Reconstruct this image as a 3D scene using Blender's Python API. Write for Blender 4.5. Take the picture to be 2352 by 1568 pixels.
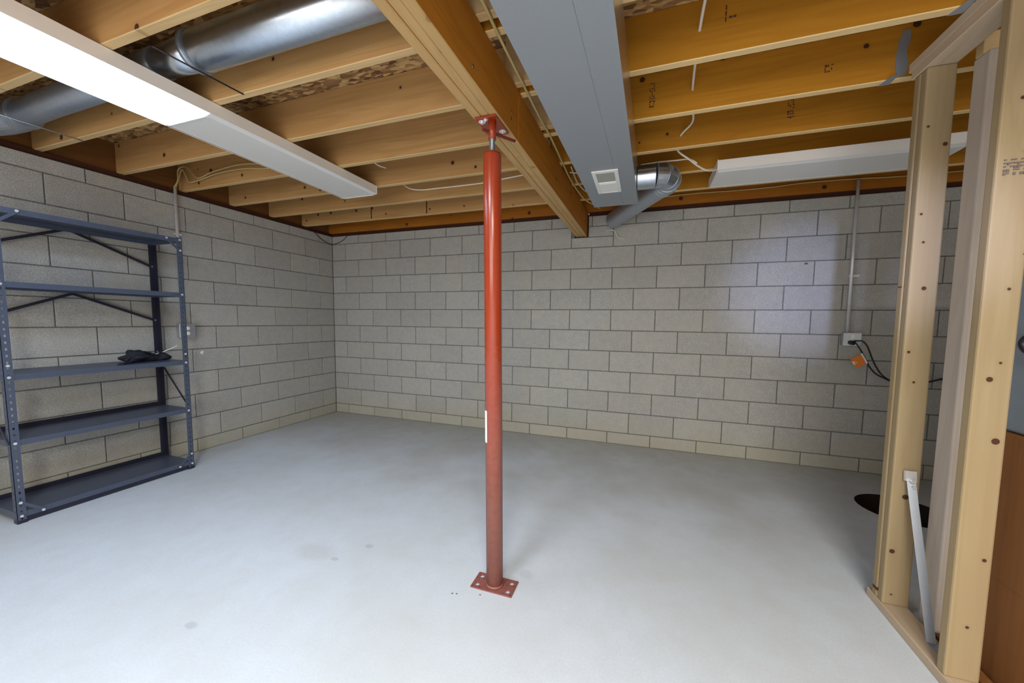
import bpy, bmesh, math, random
from mathutils import Vector, Matrix
random.seed(7)
SC = bpy.context.scene
COL = SC.collection
for o in list(bpy.data.objects):
    bpy.data.objects.remove(o)

# ------------------------------------------------------------------ camera
cd = bpy.data.cameras.new('camera')
cam = bpy.data.objects.new('camera', cd); COL.objects.link(cam)
cd.sensor_width = 36.0; cd.lens = 860.97 / 2352 * 36.0
cd.shift_x = 3.6 / 2352; cd.shift_y = 22.6 / 2352
cd.clip_start = 0.03; cd.clip_end = 60
yaw, pit, rol = 0.339362, -0.080196, 0.012286
fw = Vector((-math.sin(yaw)*math.cos(pit), math.cos(yaw)*math.cos(pit), math.sin(pit)))
r0 = Vector((math.cos(yaw), math.sin(yaw), 0)); u0 = r0.cross(fw)
rr = math.cos(rol)*r0 + math.sin(rol)*u0; uu = -math.sin(rol)*r0 + math.cos(rol)*u0
m = Matrix((rr, uu, -fw)).transposed().to_4x4(); m.translation = Vector((3.7606, -3.813, 1.2118))
cam.matrix_world = m
SC.camera = cam
# ------------------------------------------------------------------ world / exposure
SC.view_settings.view_transform = 'Standard'; SC.view_settings.look = 'None'
SC.view_settings.gamma = 1.0; SC.view_settings.use_curve_mapping = False
SC.view_settings.exposure = 0.0
w = bpy.data.worlds.new('world'); SC.world = w; w.use_nodes = True
w.node_tree.nodes['Background'].inputs[0].default_value = (0.75, 0.8, 0.9, 1)
w.node_tree.nodes['Background'].inputs[1].default_value = 0.25
# unseen ceiling lights by the camera: an inferred strip, then an added fill
def area(name, loc, sx, sy, watts, col, rot=(0, 0, 0), spread=None):
    l = bpy.data.lights.new(name, 'AREA'); l.shape = 'RECTANGLE'; l.size = sx; l.size_y = sy
    l.energy = watts; l.color = col
    if spread: l.spread = spread
    o = bpy.data.objects.new(name, l); COL.objects.link(o); o.location = loc; o.rotation_euler = rot
    return o
area('unseen_ceiling_light', (4.25, -5.11, 2.318), 1.2, 0.14, 152, (1.0, 0.955, 0.86))
area('unseen_ceiling_light', (2.75, -3.88, 2.315), 0.6, 0.14, 36, (0.78, 0.90, 1.0))  # added to lift the floor brightness; no known lamp here
# broad soft fill added behind the camera; no window is known there
area('rear_fill_light', (3.4, -7.05, 1.35), 3.2, 1.7, 92, (1.0, 0.96, 0.94), (math.radians(90), 0, 0))
# hand lamp beside the camera, aimed at the back wall left of the studs
sl = bpy.data.lights.new('hand_lamp', 'SPOT'); sl.energy = 420; sl.color = (0.50, 0.57, 1.0)
sl.spot_size = math.radians(17); sl.spot_blend = 1.0; sl.shadow_soft_size = 0.05
so = bpy.data.objects.new('hand_lamp', sl); COL.objects.link(so); so.location = (4.02, -4.66, 1.5)
so.rotation_euler = (Vector((4.98, 0, 1.50)) - Vector(so.location)).to_track_quat('-Z', 'Y').to_euler()
LENS_EMIT = 14.0

# ------------------------------------------------------------------ tagging helpers
def tag(o, label=None, cat=None, group=None, kind=None):
    if label: o['label'] = label
    if cat: o['category'] = cat
    if group: o['group'] = group
    if kind: o['kind'] = kind
    return o
def empty(name, loc=(0, 0, 0)):
    o = bpy.data.objects.new(name, None); COL.objects.link(o); o.location = loc
    o.empty_display_size = 0.1
    return o
def link_mesh(name, me, parent=None, loc=None):
    o = bpy.data.objects.new(name, me); COL.objects.link(o)
    if loc is not None: o.location = loc
    if parent is not None:
        o.parent = parent
        o.matrix_parent_inverse = Matrix.Translation(-Vector(parent.location))
    return o

class MB:
    """collects shapes (world coordinates), builds them as one mesh object"""
    def __init__(s): s.bm = bmesh.new()
    def hexa(s, v, mat=0):
        vs = [s.bm.verts.new(p) for p in v]
        for f in ((0,3,2,1),(4,5,6,7),(0,1,5,4),(1,2,6,5),(2,3,7,6),(3,0,4,7)):
            s.bm.faces.new([vs[i] for i in f]).material_index = mat
        return vs
    def box(s, x0, y0, z0, x1, y1, z1, mat=0):
        return s.hexa([(x0,y0,z0),(x1,y0,z0),(x1,y1,z0),(x0,y1,z0),(x0,y0,z1),(x1,y0,z1),(x1,y1,z1),(x0,y1,z1)], mat)
    def bar(s, a, b, wid, thk, nrm):
        a = Vector(a); b = Vector(b); d = (b-a).normalized(); n = Vector(nrm)
        n = (n - d*n.dot(d)).normalized(); t = d.cross(n)
        p = []
        for e in (a, b):
            for sx, sy in ((-1,-1),(1,-1),(1,1),(-1,1)):
                p.append(e + t*sx*wid/2 + n*sy*thk/2)
        return s.hexa(p)
    def tube(s, pts, r, n=10, cap=True, smooth=True, radii=None):
        pts = [Vector(p) for p in pts]; rings = []
        prev = None
        for i, p in enumerate(pts):
            if i == 0: d = pts[1]-p
            elif i == len(pts)-1: d = p-pts[i-1]
            else: d = (pts[i+1]-p).normalized() + (p-pts[i-1]).normalized()
            d.normalize()
            if prev is None:
                a = Vector((0,0,1)) if abs(d.z) < .9 else Vector((1,0,0))
                u = d.cross(a).normalized()
            else:
                u = (prev - d*prev.dot(d)).normalized()
            prev = u; v = d.cross(u)
            rad = radii[i] if radii else r
            if 0 < i < len(pts)-1:
                c = ((pts[i+1]-p).normalized()).dot((p-pts[i-1]).normalized())
                k = 1/max(.5, math.sqrt((1+c)/2)) if c < .98 else 1
            else: k = 1
            rings.append([s.bm.verts.new(p + (u*math.cos(2*math.pi*j/n) + v*math.sin(2*math.pi*j/n))*rad) for j in range(n)])
        for i in range(len(rings)-1):
            for j in range(n):
                f = s.bm.faces.new((rings[i][j], rings[i][(j+1)%n], rings[i+1][(j+1)%n], rings[i+1][j])); f.smooth = smooth
        if cap:
            s.bm.faces.new(list(reversed(rings[0]))); s.bm.faces.new(rings[-1])
    def cyl(s, c, axis, r, h, n=20, r2=None):
        a = Vector(axis).normalized(); c = Vector(c)
        s.tube([c, c + a*h], r, n, radii=[r, r if r2 is None else r2])
    def prism(s, prof, axis, a0, a1, mat=0):
        """prof: list of 2-D points; axis 0: (y,z) profile along x ; 1: (x,z) along y ; 2: (x,y) along z"""
        def P(q, a):
            return (a, q[0], q[1]) if axis == 0 else ((q[0], a, q[1]) if axis == 1 else (q[0], q[1], a))
        A = [s.bm.verts.new(P(q, a0)) for q in prof]; B = [s.bm.verts.new(P(q, a1)) for q in prof]
        n = len(prof)
        for i in range(n):
            s.bm.faces.new((A[i], A[(i+1)%n], B[(i+1)%n], B[i])).material_index = mat
        s.bm.faces.new(list(reversed(A))); s.bm.faces.new(B)
    def bevel(s, w, seg=1, ang=40):
        s.bm.normal_update()
        es = [e for e in s.bm.edges if len(e.link_faces) == 2 and e.calc_face_angle(0) > math.radians(ang)]
        bmesh.ops.bevel(s.bm, geom=es, offset=w, segments=seg, affect='EDGES', profile=.5)
        return s
    def build(s, name, mats, parent=None, origin=None):
        bmesh.ops.recalc_face_normals(s.bm, faces=s.bm.faces)
        if origin is None:
            xs = [v.co for v in s.bm.verts]
            origin = Vector((sum(c.x for c in xs)/len(xs), sum(c.y for c in xs)/len(xs), min(c.z for c in xs)))
        origin = Vector(origin)
        for v in s.bm.verts: v.co -= origin
        me = bpy.data.meshes.new(name); s.bm.to_mesh(me); s.bm.free()
        for mt in (mats if isinstance(mats, (list, tuple)) else [mats]): me.materials.append(mt)
        o = bpy.data.objects.new(name, me); COL.objects.link(o); o.location = origin
        if parent is not None:
            o.parent = parent; o.matrix_parent_inverse = Matrix.Translation(-Vector(parent.location))
        return o

def smooth_path(pts, n=6):
    pts = [Vector(p) for p in pts]; out = []
    for i in range(len(pts)-1):
        p0 = pts[max(i-1,0)]; p1 = pts[i]; p2 = pts[i+1]; p3 = pts[min(i+2,len(pts)-1)]
        for k in range(n):
            t = k/n
            out.append(.5*((2*p1)+(-p0+p2)*t+(2*p0-5*p1+4*p2-p3)*t*t+(-p0+3*p1-3*p2+p3)*t**3))
    out.append(pts[-1]); return out

# ------------------------------------------------------------------ materials
class NT:
    def __init__(s, name):
        s.m = bpy.data.materials.new(name); s.m.use_nodes = True; s.t = s.m.node_tree
        s.b = s.t.nodes['Principled BSDF']
    def n(s, typ, **kw):
        nd = s.t.nodes.new(typ)
        for k, v in kw.items(): setattr(nd, k, v)
        return nd
    def l(s, a, b): s.t.links.new(a, b)
    def mapr(s, v, a, b, c, d, clamp=True):
        k = s.n('ShaderNodeMapRange'); k.clamp = clamp
        s.l(v, k.inputs[0]); k.inputs[1].default_value = a; k.inputs[2].default_value = b
        k.inputs[3].default_value = c; k.inputs[4].default_value = d
        return k.outputs[0]
    def math(s, op, a, b=None):
        k = s.n('ShaderNodeMath', operation=op)
        for i, v in enumerate((a, b)):
            if v is None: continue
            if isinstance(v, (int, float)): k.inputs[i].default_value = v
            else: s.l(v, k.inputs[i])
        return k.outputs[0]
    def mix(s, fac, a, b, blend='MIX'):
        k = s.n('ShaderNodeMix', data_type='RGBA', blend_type=blend)
        if isinstance(fac, (int, float)): k.inputs[0].default_value = fac
        else: s.l(fac, k.inputs[0])
        for i, v in ((6, a), (7, b)):
            if isinstance(v, tuple): k.inputs[i].default_value = (*v, 1) if len(v) == 3 else v
            else: s.l(v, k.inputs[i])
        return k.outputs[2]
    def noise(s, vec, scale, detail=4, rough=.55):
        k = s.n('ShaderNodeTexNoise'); k.inputs['Scale'].default_value = scale
        k.inputs['Detail'].default_value = detail; k.inputs['Roughness'].default_value = rough
        if vec is not None: s.l(vec, k.inputs['Vector'])
        return k.outputs[0]
    def coords(s, scale=(1,1,1), rnd=0.0, world=False):
        if world:
            g = s.n('ShaderNodeNewGeometry').outputs['Position']
        else:
            g = s.n('ShaderNodeTexCoord').outputs['Object']
        if rnd:
            oi = s.n('ShaderNodeObjectInfo').outputs['Random']
            mm = s.math('MULTIPLY', oi, rnd)
            c = s.n('ShaderNodeCombineXYZ'); s.l(mm, c.inputs[0]); s.l(mm, c.inputs[1]); s.l(mm, c.inputs[2])
            a = s.n('ShaderNodeVectorMath', operation='ADD'); s.l(g, a.inputs[0]); s.l(c.outputs[0], a.inputs[1]); g = a.outputs[0]
        mp = s.n('ShaderNodeMapping'); mp.inputs['Scale'].default_value = scale
        s.l(g, mp.inputs[0]); return mp.outputs[0]
    def bump(s, h, strength, dist=.002):
        k = s.n('ShaderNodeBump'); k.inputs['Strength'].default_value = strength
        k.inputs['Distance'].default_value = dist; s.l(h, k.inputs['Height']); s.l(k.outputs[0], s.b.inputs['Normal'])
    def rnd(s): return s.n('ShaderNodeObjectInfo').outputs['Random']

def plain(name, col, rough=.5, metal=0.0, spec=None, noise=0.0, nscale=60, coat=0):
    k = NT(name); k.b.inputs['Roughness'].default_value = rough; k.b.inputs['Metallic'].default_value = metal
    if spec is not None: k.b.inputs['Specular IOR Level'].default_value = spec
    if coat: k.b.inputs['Coat Weight'].default_value = coat; k.b.inputs['Coat Roughness'].default_value = .12
    f = k.noise(k.coords(), nscale, 3)
    d = tuple(c*(1-noise) for c in col); e = tuple(min(1, c*(1+noise)) for c in col)
    c = k.mix(f, d, e); k.l(c, k.b.inputs['Base Color'])
    return k.m

def wood(name, col, dark, axis, knot=1.0, var=.12, grain=1.0, knotcut=.70, kscale=5.5, kflat=1):
    k = NT(name); k.b.inputs['Roughness'].default_value = .72; k.b.inputs['Specular IOR Level'].default_value = .25
    ax = 'XYZ'.index(axis)
    sc = [38, 38, 38]; sc[ax] = 1.6
    v = k.coords(tuple(sc), rnd=13)
    g1 = k.noise(v, 1.0, 6, .65)
    sc2 = [9, 9, 9]; sc2[ax] = .55
    v2 = k.coords(tuple(sc2), rnd=21)
    wv = k.n('ShaderNodeTexNoise'); k.l(v2, wv.inputs['Vector']); wv.inputs['Scale'].default_value = 1.0
    wv.inputs['Detail'].default_value = 3; wv.inputs['Distortion'].default_value = .8
    rings = k.math('SINE', k.math('MULTIPLY', wv.outputs[0], 42.0))
    rings = k.math('POWER', k.mapr(rings, -1, 1, 0, 1), 1.8)
    f = k.math('ADD', k.math('MULTIPLY', k.mapr(g1, .3, .72, 0, 1), .6*grain), k.math('MULTIPLY', rings, .5*grain))
    c = k.mix(k.mapr(f, 0, 1, 0, 1), col, tuple(a*.62+b*.38 for a, b in zip(col, dark)))
    big = k.noise(k.coords((2.2, 2.2, 2.2), rnd=5), 1.0, 2)
    c = k.mix(k.mapr(big, .4, .62, 0, .5), c, tuple(a*.66+b*.34 for a, b in zip(col, dark)))
    # board to board variation
    br = k.mapr(k.rnd(), 0, 1, 1-var, 1+var)
    hs = k.n('ShaderNodeHueSaturation'); k.l(c, hs.inputs['Color']); k.l(br, hs.inputs['Value']); c = hs.outputs[0]
    # knots
    vo = k.n('ShaderNodeTexVoronoi'); vo.inputs['Scale'].default_value = 1.0; vo.inputs['Randomness'].default_value = .9
    vo.voronoi_dimensions = '2D'
    s3 = k.n('ShaderNodeSeparateXYZ'); k.l(k.coords((kscale,)*3, rnd=31), s3.inputs[0])
    cb = k.n('ShaderNodeCombineXYZ'); keep = [i for i in range(3) if i != kflat]
    k.l(s3.outputs[keep[0]], cb.inputs[0]); k.l(s3.outputs[keep[1]], cb.inputs[1]); k.l(cb.outputs[0], vo.inputs['Vector'])
    sep = k.n('ShaderNodeSeparateColor'); k.l(vo.outputs['Color'], sep.inputs[0])
    sel = k.math('GREATER_THAN', sep.outputs[0], knotcut)
    rad = k.mapr(sep.outputs[1], 0, 1, .03, .095)
    kd = k.math('SUBTRACT', vo.outputs['Distance'], rad)
    core = k.math('MULTIPLY', k.mapr(kd, -.008, .008, 1, 0), sel)
    halo = k.math('MULTIPLY', k.mapr(kd, 0, .09, .55, 0), sel)
    c = k.mix(k.math('MULTIPLY', halo, knot), c, tuple(a*.55+b*.45 for a, b in zip(col, dark)))
    c = k.mix(k.math('MULTIPLY', core, knot*.95), c, (.055, .018, .008))
    k.l(c, k.b.inputs['Base Color'])
    k.bump(g1, .25, .0012)
    return k.m

def block_mat(name, col, var, speck=.5):
    k = NT(name); k.b.inputs['Roughness'].default_value = .95; k.b.inputs['Specular IOR Level'].default_value = .12
    p = k.coords(world=True)
    fine = k.noise(p, 130, 3, .75); mid = k.noise(p, 17, 4, .6); big = k.noise(p, 3.2, 3, .5)
    c = k.mix(k.mapr(fine, .3, .7, 0, 1), tuple(x*.58 for x in col), tuple(min(1, x*1.30) for x in col))
    c = k.mix(k.mapr(mid, .35, .7, 0, .5), c, tuple(x*.74 for x in col))
    c = k.mix(k.mapr(big, .45, .7, 0, .35), c, (col[0]*1.05, col[1]*1.0, col[2]*.86))
    # pores
    pit = k.n('ShaderNodeTexVoronoi'); pit.inputs['Scale'].default_value = 95; k.l(p, pit.inputs['Vector'])
    sp = k.n('ShaderNodeSeparateColor'); k.l(pit.outputs['Color'], sp.inputs[0])
    pm = k.math('MULTIPLY', k.math('LESS_THAN', pit.outputs['Distance'], .22), k.math('GREATER_THAN', sp.outputs[0], .72))
    c = k.mix(k.math('MULTIPLY', pm, speck), c, tuple(x*.4 for x in col))
    # damp dusty band on the lowest courses
    sx = k.n('ShaderNodeSeparateXYZ'); k.l(p, sx.inputs[0])
    zz = k.math('ADD', sx.outputs[2], k.math('MULTIPLY', k.mapr(big, .3, .7, -1, 1), .12))
    c = k.mix(k.mapr(zz, .05, .28, .5, 0), c, (col[0]*.92, col[1]*.86, col[2]*.66))
    if var:
        br = k.mapr(k.rnd(), 0, 1, 1-var, 1+var)
        hs = k.n('ShaderNodeHueSaturation'); k.l(c, hs.inputs['Color']); k.l(br, hs.inputs['Value']); c = hs.outputs[0]
    k.l(c, k.b.inputs['Base Color'])
    h = k.math('ADD', fine, k.math('MULTIPLY', mid, .8))
    k.bump(h, .55, .004)
    return k.m

def concrete_floor():
    k = NT('floor_concrete'); k.b.inputs['Roughness'].default_value = .62; k.b.inputs['Specular IOR Level'].default_value = .3
    p = k.coords(world=True)
    fine = k.noise(p, 120, 3, .7); mid = k.noise(p, 7, 5, .6); big = k.noise(p, 1.3, 4, .55)
    col = (.64, .695, .765)
    c = k.mix(k.mapr(fine, .3, .7, 0, 1), tuple(x*.93 for x in col), tuple(x*1.05 for x in col))
    c = k.mix(k.mapr(mid, .42, .7, 0, .22), c, (.50, .50, .475))
    c = k.mix(k.mapr(big, .42, .68, 0, .35), c, (.52, .53, .51))
    sx = k.n('ShaderNodeSeparateXYZ'); k.l(p, sx.inputs[0])
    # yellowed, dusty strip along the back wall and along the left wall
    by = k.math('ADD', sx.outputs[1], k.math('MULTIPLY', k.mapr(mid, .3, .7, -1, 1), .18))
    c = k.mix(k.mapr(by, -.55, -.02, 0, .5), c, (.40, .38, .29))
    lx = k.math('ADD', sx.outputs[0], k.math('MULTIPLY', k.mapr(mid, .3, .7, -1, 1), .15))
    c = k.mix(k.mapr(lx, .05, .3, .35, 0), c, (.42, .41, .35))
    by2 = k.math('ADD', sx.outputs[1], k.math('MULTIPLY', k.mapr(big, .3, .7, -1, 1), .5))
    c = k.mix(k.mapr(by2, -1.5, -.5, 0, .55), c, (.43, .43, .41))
    # old trowel patch and small drips
    def spot(x, y, rx, ry, amt, cc):
        nonlocal c
        mp = k.n('ShaderNodeMapping'); mp.vector_type = 'TEXTURE'
        mp.inputs['Location'].default_value = (x, y, 0); mp.inputs['Scale'].default_value = (rx, ry, 1)
        k.l(p, mp.inputs[0])
        ln = k.n('ShaderNodeVectorMath', operation='LENGTH'); k.l(mp.outputs[0], ln.inputs[0])
        d = k.math('ADD', ln.outputs['Value'], k.mapr(mid, .3, .7, -.5, .5))
        c = k.mix(k.mapr(d, .6, 1.15, amt, 0), c, cc)
    spot(2.19, -2.39, .11, .075, .35, (.47, .47, .44))
    spot(3.27, -2.17, .04, .035, .35, (.44, .45, .47))
    for x, y, r in ((2.42,-2.25,.018),(2.33,-2.4,.014),(2.12,-2.92,.02)):
        spot(x, y, r*1.6, r, .5, (.40, .41, .42))
    k.l(c, k.b.inputs['Base Color'])
    k.l(k.mapr(mid, .3, .7, .5, .75), k.b.inputs['Roughness'])
    k.bump(k.math('ADD', k.math('MULTIPLY', fine, .4), mid), .18, .003)
    return k.m

def osb_mat():
    k = NT('osb'); k.b.inputs['Roughness'].default_value = .8
    vo = k.n('ShaderNodeTexVoronoi'); vo.inputs['Scale'].default_value = 1
    k.l(k.coords((24, 62, 50), world=True), vo.inputs['Vector'])
    sp = k.n('ShaderNodeSeparateColor'); k.l(vo.outputs['Color'], sp.inputs[0])
    c = k.mix(sp.outputs[0], (.20, .09, .03), (.68, .44, .18))
    c = k.mix(k.math('MULTIPLY', k.math('GREATER_THAN', sp.outputs[1], .8), .7), c, (.10, .035, .015))
    k.l(c, k.b.inputs['Base Color']); k.bump(vo.outputs['Distance'], .4, .003)
    return k.m

def galv(name, col=(.62, .66, .70), rough=.28, metal=1.0):
    k = NT(name); k.b.inputs['Metallic'].default_value = metal
    p = k.coords((1, 1, 1))
    n1 = k.noise(p, 30, 4); vo = k.n('ShaderNodeTexVoronoi'); vo.inputs['Scale'].default_value = 70; k.l(p, vo.inputs['Vector'])
    sp = k.n('ShaderNodeSeparateColor'); k.l(vo.outputs['Color'], sp.inputs[0])
    c = k.mix(sp.outputs[0], tuple(x*.95 for x in col), tuple(min(1, x*1.04) for x in col))
    k.l(c, k.b.inputs['Base Color'])
    k.l(k.mapr(n1, .3, .7, rough*.92, rough*1.12), k.b.inputs['Roughness'])
    return k.m

def red_paint():
    k = NT('red_primer'); k.b.inputs['Coat Weight'].default_value = .25; k.b.inputs['Coat Roughness'].default_value = .2
    p = k.coords()
    n1 = k.noise(p, 45, 5, .7); n2 = k.noise(p, 160, 2)
    sx = k.n('ShaderNodeSeparateXYZ'); k.l(k.n('ShaderNodeNewGeometry').outputs['Position'], sx.inputs[0])
    low = k.mapr(k.math('ADD', sx.outputs[2], k.math('MULTIPLY', n1, .5)), .55, 1.35, 1, 0)   # dusty faded lower half
    c = k.mix(low, (.33, .038, .008), (.31, .115, .085))
    c = k.mix(k.mapr(n1, .45, .75, 0, .35), c, (.20, .035, .018))
    c = k.mix(k.mapr(n2, .66, .76, 0, .3), c, (.45, .20, .14))
    k.l(c, k.b.inputs['Base Color'])
    k.l(k.mapr(low, 0, 1, .26, .6), k.b.inputs['Roughness'])
    k.bump(n1, .1, .001)
    return k.m

M = {}
M['block'] = block_mat('concrete_block', (.485, .48, .45), .05)
M['mortar'] = block_mat('mortar', (.20, .20, .19), 0, .2)
M['floor'] = concrete_floor()
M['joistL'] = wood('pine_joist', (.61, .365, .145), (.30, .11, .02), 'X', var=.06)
M['joistLe'] = wood('pine_lit_edge', (.74, .53, .27), (.42, .22, .07), 'X', knot=.3, var=.05)  # undersides paler than the faces: light from the floor put into the colour
M['joistR'] = wood('pine_joist_shaded', (.58, .26, .02), (.26, .07, .003), 'X', var=.07)  # same pine as the left run, its dimmer light painted into the colour
M['joistRe'] = wood('pine_bounce_lit_edge', (.92, .68, .35), (.60, .34, .12), 'X', knot=.2, var=.04, grain=.6)  # brighter underside tone, floor bounce painted in
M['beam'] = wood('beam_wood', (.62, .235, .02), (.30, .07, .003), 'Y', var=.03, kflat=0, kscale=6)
M['beame'] = wood('beam_lit_edge', (.58, .38, .165), (.32, .15, .04), 'Y', knot=.35, var=.04, grain=.8, kflat=2)  # beam underside lightened in colour for the light it catches from below
M['stud'] = wood('stud_wood', (.395, .305, .175), (.25, .15, .06), 'Z', var=.04, grain=.8, knotcut=.42, kscale=9)
M['studp'] = wood('stud_pale', (.66, .58, .50), (.42, .33, .25), 'Z', knot=.3, var=.04, kscale=9, knotcut=.85)
M['plate'] = wood('plate_wood', (.62, .50, .36), (.35, .22, .12), 'Y', knot=.5, var=.04)
M['sill'] = wood('sill_wood_shaded', (.07, .022, .012), (.03, .01, .006), 'X', knot=0, var=0)  # near-black because the shade of the recess is in the colour
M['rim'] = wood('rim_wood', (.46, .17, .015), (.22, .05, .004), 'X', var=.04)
M['rimL'] = wood('rim_wood_shaded', (.20, .085, .02), (.09, .03, .006), 'Y', knot=0, var=0)  # darker copy of the rim wood, shade between the joist ends painted in
M['osb'] = osb_mat()
M['fixture'] = plain('white_enamel', (.92, .90, .85), .35, noise=.02)
M['gloss'] = plain('glossy_white_edge', (.95, .95, .95), .15, noise=.005, coat=1)
M['lens'] = plain('unlit_lens', (.92, .90, .86), .22, noise=.01, coat=.4)
M['galv'] = galv('galvanized_steel', (.60, .67, .76), .30)
M['galvd'] = galv('galvanized_dull', (.46, .50, .56), .42, .75)
M['tin'] = plain('grey_tin', (.34, .37, .41), .4, .35, noise=.08, nscale=40)
M['conduit'] = plain('conduit_steel', (.80, .81, .84), .3, .35, noise=.03)
M['duct'] = plain('duct_grey', (.33, .36, .39), .5, .15, noise=.14, nscale=260)
M['ductside'] = galv('duct_side_steel', (.60, .60, .58), .30)
M['register'] = plain('register_white', (.93, .93, .90), .4, noise=.02)
M['registerg'] = plain('register_damper', (.42, .42, .38), .6, noise=.05)
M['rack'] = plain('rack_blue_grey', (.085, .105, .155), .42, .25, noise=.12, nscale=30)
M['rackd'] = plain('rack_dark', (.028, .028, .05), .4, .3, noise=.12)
M['bolt'] = plain('zinc_bolt', (.85, .86, .88), .3, .5)
M['red'] = red_paint()
M['redb'] = plain('base_plate_red', (.25, .085, .072), .6, noise=.25, nscale=40)
M['darkred'] = plain('dark_red_steel', (.16, .022, .012), .5, noise=.15)
M['screw'] = galv('jack_screw', (.42, .46, .47), .35)
M['nm'] = plain('white_cable', (.78, .72, .62), .5, noise=.04)
M['nmy'] = plain('yellowed_cable', (.66, .52, .22), .5, noise=.05)
M['black'] = plain('black_rubber', (.012, .012, .016), .5, noise=.2)
M['blackf'] = plain('black_fabric', (.010, .011, .022), .8, noise=.3, nscale=90)
M['orange'] = plain('orange_tag', (.85, .22, .01), .45, noise=.06)
M['white'] = plain('white_label', (.90, .90, .86), .5)
M['ink'] = plain('stamp_ink', (.10, .035, .02), .9)
M['inkb'] = plain('stamp_ink_grey', (.16, .13, .11), .9)
M['pit'] = plain('pit_liner', (.02, .008, .006), .6, noise=.2)
M['brown'] = wood('brown_panel', (.25, .105, .03), (.12, .04, .015), 'Z', knot=.2, var=0)
M['greybox'] = plain('grey_cabinet', (.22, .27, .32), .45, .2, noise=.12, nscale=12)
M['boxgrey'] = galv('outlet_steel', (.60, .63, .66), .4, .8)
M['plainwall'] = block_mat('plain_block', (.44, .435, .41), 0)
lk = NT('lit_lens'); lk.b.inputs['Base Color'].default_value = (.9, .9, .9, 1)
lk.b.inputs['Emission Color'].default_value = (.56, .74, 1.0, 1); lk.b.inputs['Emission Strength'].default_value = LENS_EMIT
M['lit'] = lk.m

# ------------------------------------------------------------------ the room
B, H = .4064, .2032
ZL = [2.352 - i*H for i in range(12)]      # joint lines; ZL[0] unused (cap top at 2.25)
ZTOP = 2.25
HX, HY, HR = 5.42, -.69, .235              # sump opening
XR, YF = 7.6, -7.2

def floor_mesh():
    b = MB(); n = 32; S = .5
    def pt(i, outer, z):
        a = 2*math.pi*i/n; c, s_ = math.cos(a), math.sin(a)
        k = S/max(abs(c), abs(s_)) if outer else HR
        return (HX+k*c, HY+k*s_, z)
    for i in range(n):
        b.hexa([pt(i,0,-.1), pt(i,1,-.1), pt(i+1,1,-.1), pt(i+1,0,-.1), pt(i,0,0), pt(i,1,0), pt(i+1,1,0), pt(i+1,0,0)])
    x0, x1, y0, y1 = HX-S, HX+S, HY-S, HY+S
    b.box(-.2, YF, -.1, XR, y0, 0); b.box(-.2, y1, -.1, XR, .2, 0); b.box(-.2, y0, -.1, x0, y1, 0); b.box(x1, y0, -.1, XR, y1, 0)
    return b.build('floor', M['floor'], origin=(0, 0, 0))
tag(floor_mesh(), kind='structure')

# back wall: mortar slab with the beam pocket left open, blocks as parts
PX0, PX1, PZ = 3.078, 3.214, 2.047
wb = MB()
wb.box(-.2, .006, -.1, PX0, .2, ZTOP-.002); wb.box(PX1, .006, -.1, XR, .2, ZTOP-.002); wb.box(PX0, .006, -.1, PX1, .2, PZ)
wb.box(PX0, .16, PZ, PX1, .2, ZTOP-.002)
wall_back = wb.build('wall_back', M['mortar'], origin=(0, 0, 0)); tag(wall_back, kind='structure')
wl = MB(); wl.box(-.2, YF, -.1, -.006, .006, ZTOP-.002)
wall_left = wl.build('wall_left', M['mortar'], origin=(0, 0, 0)); tag(wall_left, kind='structure')

J = .0075   # joint width
_cache = {}
def block(parent, wall, a0, a1, z0, z1):
    """a0..a1 along the wall, block front face proud of the mortar"""
    la, lz = a1-a0-J, z1-z0-J
    key = (wall, round(la, 3), round(lz, 3))
    if key not in _cache:
        b = MB()
        if wall == 'b': b.box(0, 0, 0, la, .03, lz)
        else: b.box(-.03, 0, 0, 0, la, lz)
        b.bevel(.0022)
        bm = b.bm; bmesh.ops.recalc_face_normals(bm, faces=bm.faces)
        me = bpy.data.meshes.new('concrete_block'); bm.to_mesh(me); bm.free(); me.materials.append(M['block'])
        _cache[key] = me
    j = random.uniform(-.0012, .0012)
    if wall == 'b': loc = (a0+J/2, j, z0+J/2)
    else: loc = (j, a0+J/2, z0+J/2)
    o = bpy.data.objects.new('concrete_block', _cache[key]); COL.objects.link(o); o.location = loc; o.parent = parent
def cuts(row, wall, end):
    half = (row % 2 == 1) if wall == 'b' else (row % 2 == 0)
    s = [0.0]; x = B/2 if half else B
    while x < end-.02: s.append(x); x += B
    s.append(end); return s
for r in range(12):
    z1 = ZTOP if r == 0 else ZL[r]; z0 = 0.0 if r == 11 else ZL[r+1]
    cs = cuts(r, 'b', XR-.1)
    for a, b in zip(cs[:-1], cs[1:]):
        if r == 0 and b > PX0 and a < PX1:
            if a < PX0-.03: block(wall_back, 'b', a, PX0, z0, z1)
            if b > PX1+.03: block(wall_back, 'b', PX1, b, z0, z1)
        elif r == 1 and b > PX0 and a < PX1:
            block(wall_back, 'b', a, b, z0, PZ)
            if b > PX1+.03: block(wall_back, 'b', PX1, b, PZ, z1)
        else: block(wall_back, 'b', a, b, z0, z1)
    cs = cuts(r, 'l', 4.47)
    for a, b in zip(cs[:-1], cs[1:]):
        block(wall_left, 'l', -b, -a, z0, z1)
b = MB(); b.box(4.872+.135, -.0045, 1.712, 4.872+.158, -.0028, 1.728); b.build('dark_chip', M['inkb'], wall_back)
b = MB(); b.hexa([(.0035,-1.575,.893),(.0035,-1.555,.876),(.0035,-1.54,.905),(.0035,-1.56,.913),(.0048,-1.575,.893),(.0048,-1.555,.876),(.0048,-1.54,.905),(.0048,-1.56,.913)]); b.build('mortar_daub', M['white'], wall_left)
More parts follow.
